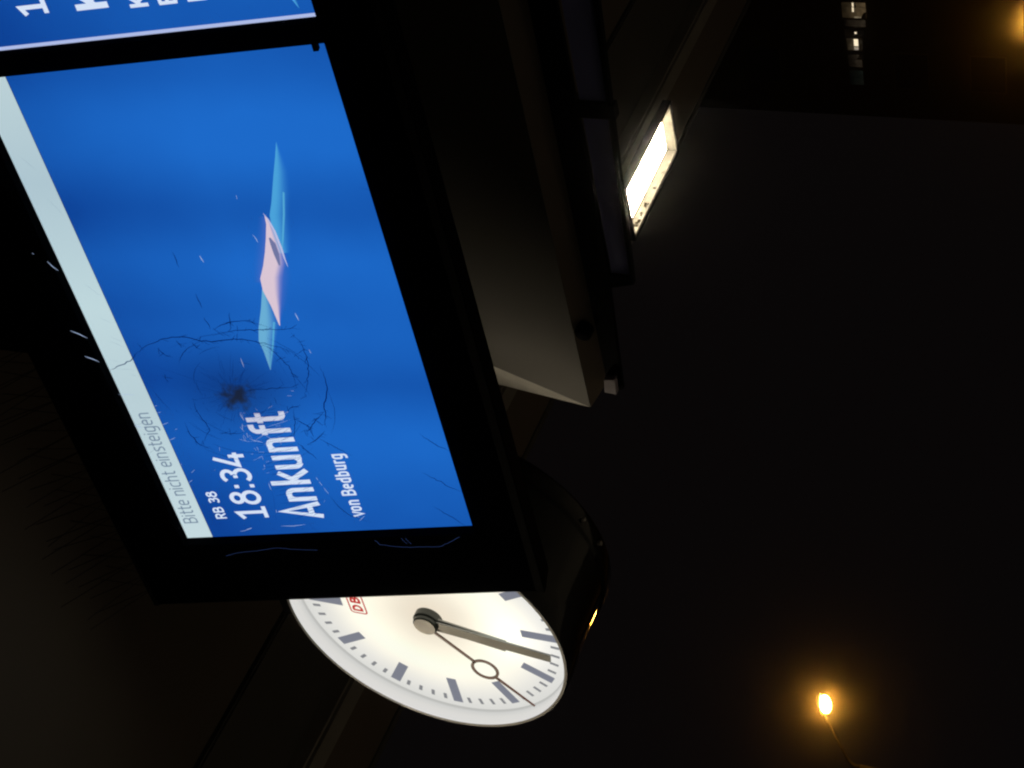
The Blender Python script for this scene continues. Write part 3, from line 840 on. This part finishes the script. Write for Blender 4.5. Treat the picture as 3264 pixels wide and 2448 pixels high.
def zl(x, a, b): return a + (b - a) * (x + 2.12) / 0.6
xx = -2.12
while xx < -0.2:
    x1 = min(xx + 0.36, -0.16)
    pn = mesh('window_pane', [(xx, YC + .012, zl(xx, 2.753, 2.7435)), (x1, YC + .012, zl(x1, 2.753, 2.7435)), (x1, YC + .012, zl(x1, 2.710, 2.676)), (xx, YC + .012, zl(xx, 2.710, 2.676))], [(3, 2, 1, 0)], BLUEACRYL, carrier)
    box('mullion', (x1, YC + .001, zl(x1, 2.702, 2.668)), (x1 + .028, YC + .02, zl(x1, 2.757, 2.748)), BLACK, carrier)
    xx = x1 + 0.03
prism('end_lug', [(-2.377, 2.8035), (-2.375, 2.781), (-2.414, 2.7835), (-2.4115, 2.8075)], YC - .012, YC + .003, LILAC, carrier, fr)
tube('bolt_head', [(-2.262, YC - .010, 2.828), (-2.262, YC + .01, 2.828)], 0.017, BLACK, carrier, seg=14)

# ================================================================== CLOCK
RM = 0.3215
cc = Vector((-3.1237761, 2.24770288, 3.32766088))
clock = thing('platform_clock', cc, 'round lit white station clock half hidden behind the display', 'clock')
def disc(name, r, y, mat, par, seg=128, r_in=0.0):
    vs, fs = [], []
    rings = 16 if r_in == 0 else 1
    for j in range(rings + 1):
        rr = r_in + (r - r_in) * j / rings
        for k in range(seg):
            a = 2 * math.pi * k / seg
            vs.append((rr * math.sin(a), y, rr * math.cos(a)))
    for j in range(rings):
        for k in range(seg):
            q, q2 = j * seg + k, j * seg + (k + 1) % seg
            fs.append((q, q2, q2 + seg, q + seg))
    return mesh(name, vs, fs, mat, par)
m, nt, out = new_mat('backlit_opal_dial')
N, L = nt.nodes, nt.links
tc = N.new('ShaderNodeTexCoord')
vl = N.new('ShaderNodeVectorMath'); vl.operation = 'LENGTH'; L.new(tc.outputs['Object'], vl.inputs[0])
mr = N.new('ShaderNodeMapRange'); mr.inputs['From Max'].default_value = RM * 1.07
L.new(vl.outputs['Value'], mr.inputs['Value'])
cr = N.new('ShaderNodeValToRGB'); el = cr.color_ramp.elements; cr.color_ramp.interpolation = 'B_SPLINE'
el[0].position, el[0].color = 0.0, (0.86, 0.74, 0.58, 1)
el[1].position, el[1].color = 1.0, (0.70, 0.70, 0.67, 1)
for p_, c_ in ((0.18, (0.84, 0.76, 0.62)), (0.34, (0.97, 0.90, 0.74)), (0.55, (1.15, 1.10, 0.90)), (0.72, (0.93, 0.90, 0.80)), (0.86, (0.78, 0.77, 0.73))):
    e_ = el.new(p_); e_.color = (*c_, 1)
L.new(mr.outputs[0], cr.inputs['Fac'])
nz = N.new('ShaderNodeTexNoise'); nz.inputs['Scale'].default_value = 5.0; L.new(tc.outputs['Object'], nz.inputs['Vector'])
# one soft brighter patch of the backlight towards the foot of the dial
sp = N.new('ShaderNodeVectorMath'); sp.operation = 'DISTANCE'; L.new(tc.outputs['Object'], sp.inputs[0]); sp.inputs[1].default_value = (-.01, 0, -.22)
m3 = N.new('ShaderNodeMapRange'); m3.interpolation_type = 'SMOOTHSTEP'
m3.inputs['From Min'].default_value = 0.0; m3.inputs['From Max'].default_value = 0.17
m3.inputs['To Min'].default_value = 1.22; m3.inputs['To Max'].default_value = 1.0
L.new(sp.outputs['Value'], m3.inputs['Value'])
m4 = N.new('ShaderNodeMath'); m4.operation = 'MULTIPLY_ADD'
L.new(nz.outputs['Fac'], m4.inputs[0]); m4.inputs[1].default_value = 0.16; m4.inputs[2].default_value = 0.92
m5 = N.new('ShaderNodeMath'); m5.operation = 'MULTIPLY'; L.new(m3.outputs[0], m5.inputs[0]); L.new(m4.outputs[0], m5.inputs[1])
e = N.new('ShaderNodeEmission'); L.new(cr.outputs['Color'], e.inputs['Color']); L.new(m5.outputs[0], e.inputs['Strength'])
L.new(e.outputs[0], out.inputs['Surface'])
DIAL = m
RIMW = glow('glowing_opal_side_wall', (0.70, 0.70, 0.67), 1.0)
RIMG = surf('grey_front_ring', (0.40, 0.39, 0.36), 0.5, var=0.05)
PRINT = glow('printed_hour_marks_on_lit_dial', (0.205, 0.215, 0.260), 1.0)
PRINTM = glow('printed_minute_marks_on_lit_dial', (0.23, 0.235, 0.245), 1.0)
REDP = glow('red_print_on_lit_dial', (0.52, 0.025, 0.02), 1.0)
REDW = glow('pale_print_ground', (0.90, 0.80, 0.72), 1.0)
dial = disc('dial', RM * 1.055, 0.0, DIAL, clock)
# side wall of the opal bowl, standing proud of the dial
seg = 128; hw = 0.13 * RM
vs, fs = [], []
prof = [(1.052, 0.0015), (1.062, -0.004), (1.066, -0.016), (1.070, -hw)]
for rr, yy in prof:
    for k in range(seg):
        a = 2 * math.pi * k / seg
        vs.append((rr * RM * math.sin(a), yy, rr * RM * math.cos(a)))
for j in range(len(prof) - 1):
    for k in range(seg):
        q, q2 = j * seg + k, j * seg + (k + 1) % seg
        fs.append((q, q + seg, q2 + seg, q2))
m, nt, out = new_mat('opal_side_wall')
N, L = nt.nodes, nt.links
tc = N.new('ShaderNodeTexCoord'); sx = N.new('ShaderNodeSeparateXYZ'); L.new(tc.outputs['Object'], sx.inputs[0])
cr = N.new('ShaderNodeValToRGB'); el = cr.color_ramp.elements
mr = N.new('ShaderNodeMapRange'); mr.inputs['From Min'].default_value = 0.002; mr.inputs['From Max'].default_value = -hw
L.new(sx.outputs['Y'], mr.inputs['Value']); L.new(mr.outputs[0], cr.inputs['Fac'])
el[0].position, el[0].color = 0.0, (0.66, 0.66, 0.63, 1)
el[1].position, el[1].color = 1.0, (0.72, 0.71, 0.69, 1)
for p_, c_ in ((0.10, (0.48, 0.48, 0.46)), (0.22, (0.62, 0.62, 0.60)), (0.5, (0.70, 0.69, 0.66))):
    e_ = el.new(p_); e_.color = (*c_, 1)
e = N.new('ShaderNodeEmission'); L.new(cr.outputs['Color'], e.inputs['Color']); L.new(e.outputs[0], out.inputs['Surface'])
mesh('side_wall', vs, fs, m, clock, smooth=True)
disc('front_ring', RM * 1.090, -hw - 0.001, RIMG, clock, r_in=RM * 1.070)
# marks
def mark(name, hour, r0, r1, wd, mat, par, y=-0.0012):
    a = math.radians(hour * 30)
    u = Vector((math.sin(a), 0, math.cos(a))); v = Vector((math.cos(a), 0, -math.sin(a)))
    P = [u * r0 * RM - v * wd / 2 * RM, u * r0 * RM + v * wd / 2 * RM, u * r1 * RM + v * wd / 2 * RM, u * r1 * RM - v * wd / 2 * RM]
    return mesh(name, [(p_.x, y, p_.z) for p_ in P], [(0, 1, 2, 3)], mat, par)
for h in range(12):
    mark('hour_mark', h, 0.715 if h % 3 == 0 else 0.748, 0.998, 0.078 if h else 0.10, PRINT, dial)
for k in range(60):
    if k % 5: mark('minute_mark', k / 5, 0.925, 0.990, 0.027, PRINTM, dial)
# red framed emblem under the twelve
def rrect(x0, z0, x1, z1, r):
    P = []
    for cx, cz, a0 in ((x1 - r, z1 - r, 0), (x0 + r, z1 - r, 90), (x0 + r, z0 + r, 180), (x1 - r, z0 + r, 270)):
        P += [(cx + r * math.cos(math.radians(a0 + t_)), cz + r * math.sin(math.radians(a0 + t_))) for t_ in (0, 30, 60, 90)]
    return P
vs, fs = [], []
ribbon(vs, fs, rrect(-0.103, 0.528, 0.103, 0.658, 0.022), 0.012, 0, closed=True)
st, adv = glyph('D', 0.19); st2, adv2 = glyph('B', 0.19)
for s_, ox in [(q, -0.082) for q in st] + [(q, 0.006) for q in st2]:
    ribbon(vs, fs, [(ox + px * 0.135, 0.552 + py * 0.083) for px, py in s_], 0.0200, 0.0004 * (len(fs) % 3))
mesh('emblem', [(x * RM, -0.0014 - z, y * RM) for x, y, z in vs], fs, REDP, dial)

# hands: flat bars raised above the dial
def hand(name, ang, r0, r1, w0, w1, y, mat, thick=0.004):
    a = math.radians(ang)
    u = Vector((math.sin(a), 0, math.cos(a))); v = Vector((math.cos(a), 0, -math.sin(a)))
    P = [u * r0 * RM - v * w0 / 2 * RM, u * r0 * RM + v * w0 / 2 * RM, u * r1 * RM + v * w1 / 2 * RM, u * r1 * RM - v * w1 / 2 * RM]
    vs = [(p_.x, y, p_.z) for p_ in P] + [(p_.x, y - thick, p_.z) for p_ in P]
    fs = [(0, 1, 2, 3), (7, 6, 5, 4)] + [(i, 4 + i, 4 + (i + 1) % 4, (i + 1) % 4) for i in range(4)]
    return mesh(name, vs, fs, mat, clock)
hand('hour_hand', 192.5, -0.02, 0.600, 0.128, 0.116, -0.036 * RM, HANDS)
hand('minute_hand', 189.0, -0.02, 0.945, 0.100, 0.078, -0.058 * RM, HANDS)
sec = hand('second_hand', 226.5, 0.0, 0.46, 0.026, 0.022, -0.078 * RM, SECRED, 0.003)
a = math.radians(226.5)
u = Vector((math.sin(a), 0, math.cos(a))); v = Vector((math.cos(a), 0, -math.sin(a)))
rcx = u * 0.553 * RM
vs, fs = [], []
n = 48; ro, ri = 0.108 * RM, 0.086 * RM
for k in range(n):
    t_ = 2 * math.pi * k / n
    d_ = u * math.cos(t_) + v * math.sin(t_)
    for rr, yy in ((ri, -0.078 * RM), (ro, -0.078 * RM), (ro, -0.078 * RM - .003), (ri, -0.078 * RM - .003)):
        p_ = rcx + d_ * rr; vs.append((p_.x, yy, p_.z))
for k in range(n):
    for j in range(4):
        fs.append((4 * k + j, 4 * k + (j + 1) % 4, 4 * ((k + 1) % n) + (j + 1) % 4, 4 * ((k + 1) % n) + j))
mesh('hand_ring', vs, fs, SECRED, sec)
tip = hand('hand_tip', 226.5, 0.655, 1.02, 0.022, 0.012, -0.0782 * RM, SECRED, 0.003)
tip.parent = sec
def knob(name, r, y0, y1, mat, par, bev=0.003):
    vs, fs = [], []
    prof = [(0, y0), (r, y0), (r, y1 + bev), (r - bev, y1), (0, y1)]
    n = 40
    for rr, yy in prof:
        for k in range(n):
            t_ = 2 * math.pi * k / n
            vs.append((max(rr, 1e-5) * math.cos(t_), yy, max(rr, 1e-5) * math.sin(t_)))
    for j in range(len(prof) - 1):
        for k in range(n):
            q, q2 = j * n + k, j * n + (k + 1) % n
            fs.append((q, q2, q2 + n, q + n))
    return mesh(name, vs, fs, mat, par)
HUBM = surf('dark_green_grey_hub', (0.045, 0.052, 0.042), 0.4, var=0.05)
knob('hub', 0.105 * RM, -0.002, -0.066 * RM, HUBM, clock)
knob('hub_cap', 0.092 * RM, -0.066 * RM, -0.098 * RM, HUBM, clock)

# glossy drum behind the face
n = 96
vs, fs = [], []
D0, D1 = -hw + 0.002, 0.262
prof = [(1.070, D0), (1.098, D0 + .001), (1.104, D0 + .008), (1.104, 0.030), (1.085, 0.036), (1.085, 0.205), (1.104, 0.212), (1.104, D1 - .008), (1.09, D1), (0.02, D1)]
for rr, yy in prof:
    for k in range(n):
        t_ = 2 * math.pi * k / n
        vs.append((rr * RM * math.sin(t_), yy, rr * RM * math.cos(t_)))
for j in range(len(prof) - 1):
    for k in range(n):
        q, q2 = j * n + k, j * n + (k + 1) % n
        fs.append((q, q + n, q2 + n, q2))
drum = mesh('drum_casing', vs, fs, CASING, clock, smooth=True)
md = drum.modifiers.new('edge', 'EDGE_SPLIT'); md.split_angle = math.radians(35)
tube('suspension_tube', [(0, 0.13, 1.09 * RM), (0, 0.13, CZ - cc.z - .012)], 0.03, CASING, clock, seg=20)
tube('mounting_plate', [(0, 0.13, CZ - cc.z - .012), (0, 0.13, CZ - cc.z - .002)], 0.06, BLACK, clock, seg=20)
box('junction_box', (-0.17, 0.05, 1.12 * RM), (0.10, 0.21, 1.12 * RM + .11), BLACK, clock, bevel=0.01)
for dx_, dz_ in ((0.14, -0.31), (0.07, -0.336)):
    tube('rim_screw', [(dx_, 0.232, dz_), (dx_ * 1.06, 0.232, dz_ * 1.06)], 0.006, STEEL, clock, seg=8)

# ================================================================== BEYOND THE CANOPY
# street lamps with amber light
AMB = (1.0, 0.42, 0.05)
BULB = glow('amber_lamp_bowl', AMB, 430.0)
def street_lamp(x, y, z, label):
    t = thing('street_lamp', (x, y, -0.96), label, 'street lamp', 'amber street lamps beyond the canopy')
    hz = z + 0.96
    # pole and arm: pole stands to the left, arm rises to the head
    tube('pole', [(-2.06, 0.0, 0.0), (-2.06, 0.0, hz - 0.62)], 0.085, POLE, t, seg=12, r1=0.055)
    tube('arm', [(-2.06, 0, hz - 0.62), (-2.03, 0, hz - 0.47), (-1.90, 0, hz - 0.37), (-0.38, 0, hz + 0.05)], 0.045, POLE, t, seg=10, r1=0.03)
    # cobra head: flattened shell above, lens-shaped bowl below
    def lens(name, sx, sy, sz_up, sz_dn, mat, dz):
        vs, fs = [], []
        n1, n2 = 14, 8
        for j in range(n2 + 1):
            ph = -math.pi / 2 + math.pi * j / n2
            for k in range(n1):
                th = 2 * math.pi * k / n1
                X = math.cos(ph) * math.cos(th)
                q = 1.0 if X > 0 else 0.85
                zz = math.sin(ph) * (sz_up if ph > 0 else sz_dn)
                vs.append((X * sx, math.cos(ph) * math.sin(th) * sy * (1 - 0.35 * max(0, -X)), dz + zz))
        for j in range(n2):
            for k in range(n1):
                q, q2 = j * n1 + k, j * n1 + (k + 1) % n1
                fs.append((q, q2, q2 + n1, q + n1))
        return mesh(name, vs, fs, mat, t, smooth=True)
    lens('lamp_shell', 0.36, 0.13, 0.07, 0.02, POLE, hz + 0.085)
    lens('lamp_bowl', 0.285, 0.125, 0.085, 0.125, BULB, hz - 0.005)
    return t
street_lamp(-31.6, 22.3, 9.6, 'amber street lamp whose bowl and arm stand below the clock')
street_lamp(-30.95, 47.3, 9.50, 'farther amber street lamp cut by the picture corner')

HAZE = 0.0012
DARKPANE = surf('dark_window_glass', (.01, .01, .012), .12)
# dark building beyond the road with a few lit windows
BY = 60.0
bld = thing('apartment_building', (-44.2, BY, -0.96), 'tall dark building beyond the platform with a row of dim lit windows', 'building')
b0 = Vector((-44.2, BY, -0.96))
prism('wall', [(0, 0), (44, 0), (44, 29), (0, 29)], 0.30, 14, FACADE, bld, fr)
prism('roof', [(-0.4, 29.003), (44.4, 29.003), (44.4, 29.4), (-0.4, 29.4)], -0.2, 14.4, WFRAME, bld, fr)

def emis_fade(name, col, axis, a0, a1, s0, s1):
    m, nt, out = new_mat(name)
    N, L = nt.nodes, nt.links
    tc = N.new('ShaderNodeTexCoord'); sx = N.new('ShaderNodeSeparateXYZ'); L.new(tc.outputs['Object'], sx.inputs[0])
    mr = N.new('ShaderNodeMapRange')
    for k_, v_ in (('From Min', a0), ('From Max', a1), ('To Min', s0), ('To Max', s1)): mr.inputs[k_].default_value = v_
    L.new(sx.outputs[axis], mr.inputs['Value'])
    nz = N.new('ShaderNodeTexNoise'); nz.inputs['Scale'].default_value = 6; L.new(tc.outputs['Object'], nz.inputs['Vector'])
    mu = N.new('ShaderNodeMath'); mu.operation = 'MULTIPLY'; L.new(mr.outputs[0], mu.inputs[0]); L.new(nz.outputs['Fac'], mu.inputs[1])
    e = N.new('ShaderNodeEmission'); e.inputs['Color'].default_value = (*col, 1); L.new(mu.outputs[0], e.inputs['Strength'])
    L.new(e.outputs[0], out.inputs['Surface'])
    return m
CURT = surf('dark_curtain', (0.03, 0.026, 0.02), 0.9)
ROOMLAMP = glow('room_lamp', (1.0, 0.82, 0.55), 1.0)
ROOMLAMPW = glow('bright_room_lamp', (1.0, 0.84, 0.58), 1.1)
def window(x0, x1, z0, z1, pane_mat, splits, lamps=(), curtains=()):
    w_ = prism('window', [(x0 - .05, z0 - .05), (x1 + .05, z0 - .05), (x1 + .05, z1 + .05), (x0 - .05, z1 + .05)], 0.27, 0.298, WFRAME, bld, fr)
    xs = [x0] + list(splits) + [x1]
    for a, b in zip(xs[:-1], xs[1:]):
        prism('pane', [(a + .008, z0), (b - .008, z0), (b - .008, z1), (a + .008, z1)], 0.262, 0.268, pane_mat, w_, fr)
    for (a, b, c, d, mt) in lamps:
        prism('room_lamp', [(a, c), (b, c), (b, d), (a, d)], 0.252, 0.258, mt, w_, fr)
    for poly in curtains:
        prism('curtain', poly, 0.240, 0.248, CURT, w_, fr)
    return w_
WARM1 = emis_fade('lit_window_glass', (1.0, 0.68, 0.34), 'Z', 18.9, 19.8, 0.14, 0.02)
WARM2 = emis_fade('dim_window_glass', (1.0, 0.72, 0.40), 'Z', 19.2, 19.75, 0.16, 0.01)
WARM3 = emis_fade('fading_window_glass', (1.0, 0.74, 0.48), 'Z', 19.1, 19.8, 0.04, 0.0)
window(4.70, 5.41, 18.9, 19.85, WARM1, [5.205], [(5.22, 5.40, 19.37, 19.43, ROOMLAMP), (4.99, 5.19, 19.375, 19.44, ROOMLAMP), (4.71, 4.78, 19.10, 19.38, emis_fade('sill_light', (1, .8, .5), 'Z', 19, 19.4, .3, .3))],
       [[(4.715, 18.9), (5.0, 18.9), (4.94, 19.0), (4.80, 19.08), (4.715, 19.09)], [(5.195, 19.28), (5.40, 19.28), (5.40, 19.335), (5.195, 19.335)]])
window(4.30, 4.62, 18.95, 19.8, WARM3, [])
window(3.86, 4.16, 19.0, 19.8, surf('unlit_window_glass', (.01, .01, .012), .1), [], [(3.98, 4.06, 19.33, 19.41, ROOMLAMPW)])
window(3.20, 3.75, 19.2, 19.75, WARM2, [3.375], [(3.41, 3.73, 19.30, 19.47, ROOMLAMPW), (3.23, 3.35, 19.31, 19.47, emis_fade('room_light', (1, .85, .65), 'Z', 19.2, 19.5, .9, .5))],
       [[(3.2, 19.2), (3.75, 19.2), (3.75, 19.285), (3.2, 19.285)]])
window(2.40, 3.00, 19.2, 19.75, WARM3, [2.775], [], [[(2.78, 19.2), (3.0, 19.2), (3.0, 19.28), (2.79, 19.40)]])
window(1.55, 2.25, 19.2, 19.75, emis_fade('nearly_dark_window', (.8, 1, .8), 'Z', 19.1, 19.8, 0.012, 0.0), [1.9])
for fl in range(8):                       # unlit windows of the other storeys
    for k in range(9):
        if fl == 6 and k < 2: continue
        x0 = 1.5 + k * 4.6; z0 = 1.6 + fl * 3.0
        w_ = prism('window', [(x0 - .05, z0 - .05), (x0 + 1.65, z0 - .05), (x0 + 1.65, z0 + 1.35), (x0 - .05, z0 + 1.35)], 0.27, 0.298, WFRAME, bld, fr)
        w_['kind'] = 'part'; del w_['kind']
        prism('pane', [(x0, z0), (x0 + 1.6, z0), (x0 + 1.6, z0 + 1.3), (x0, z0 + 1.3)], 0.262, 0.268, DARKPANE, w_, fr)

# added haze volume, standing in for lens bloom round the lamps
hz_mat, nt, out = new_mat('bloom_haze')
pv = nt.nodes.new('ShaderNodeVolumePrincipled')
pv.inputs['Color'].default_value = (0.9, 0.9, 0.9, 1)
pv.inputs['Density'].default_value = HAZE
pv.inputs['Anisotropy'].default_value = 0.9955
nt.links.new(pv.outputs[0], out.inputs['Volume'])
if HAZE > 0:
    hzb = box('haze', (-90, -60, -1.96), (60, 90, 32), hz_mat)
    tag(hzb, kind='stuff')
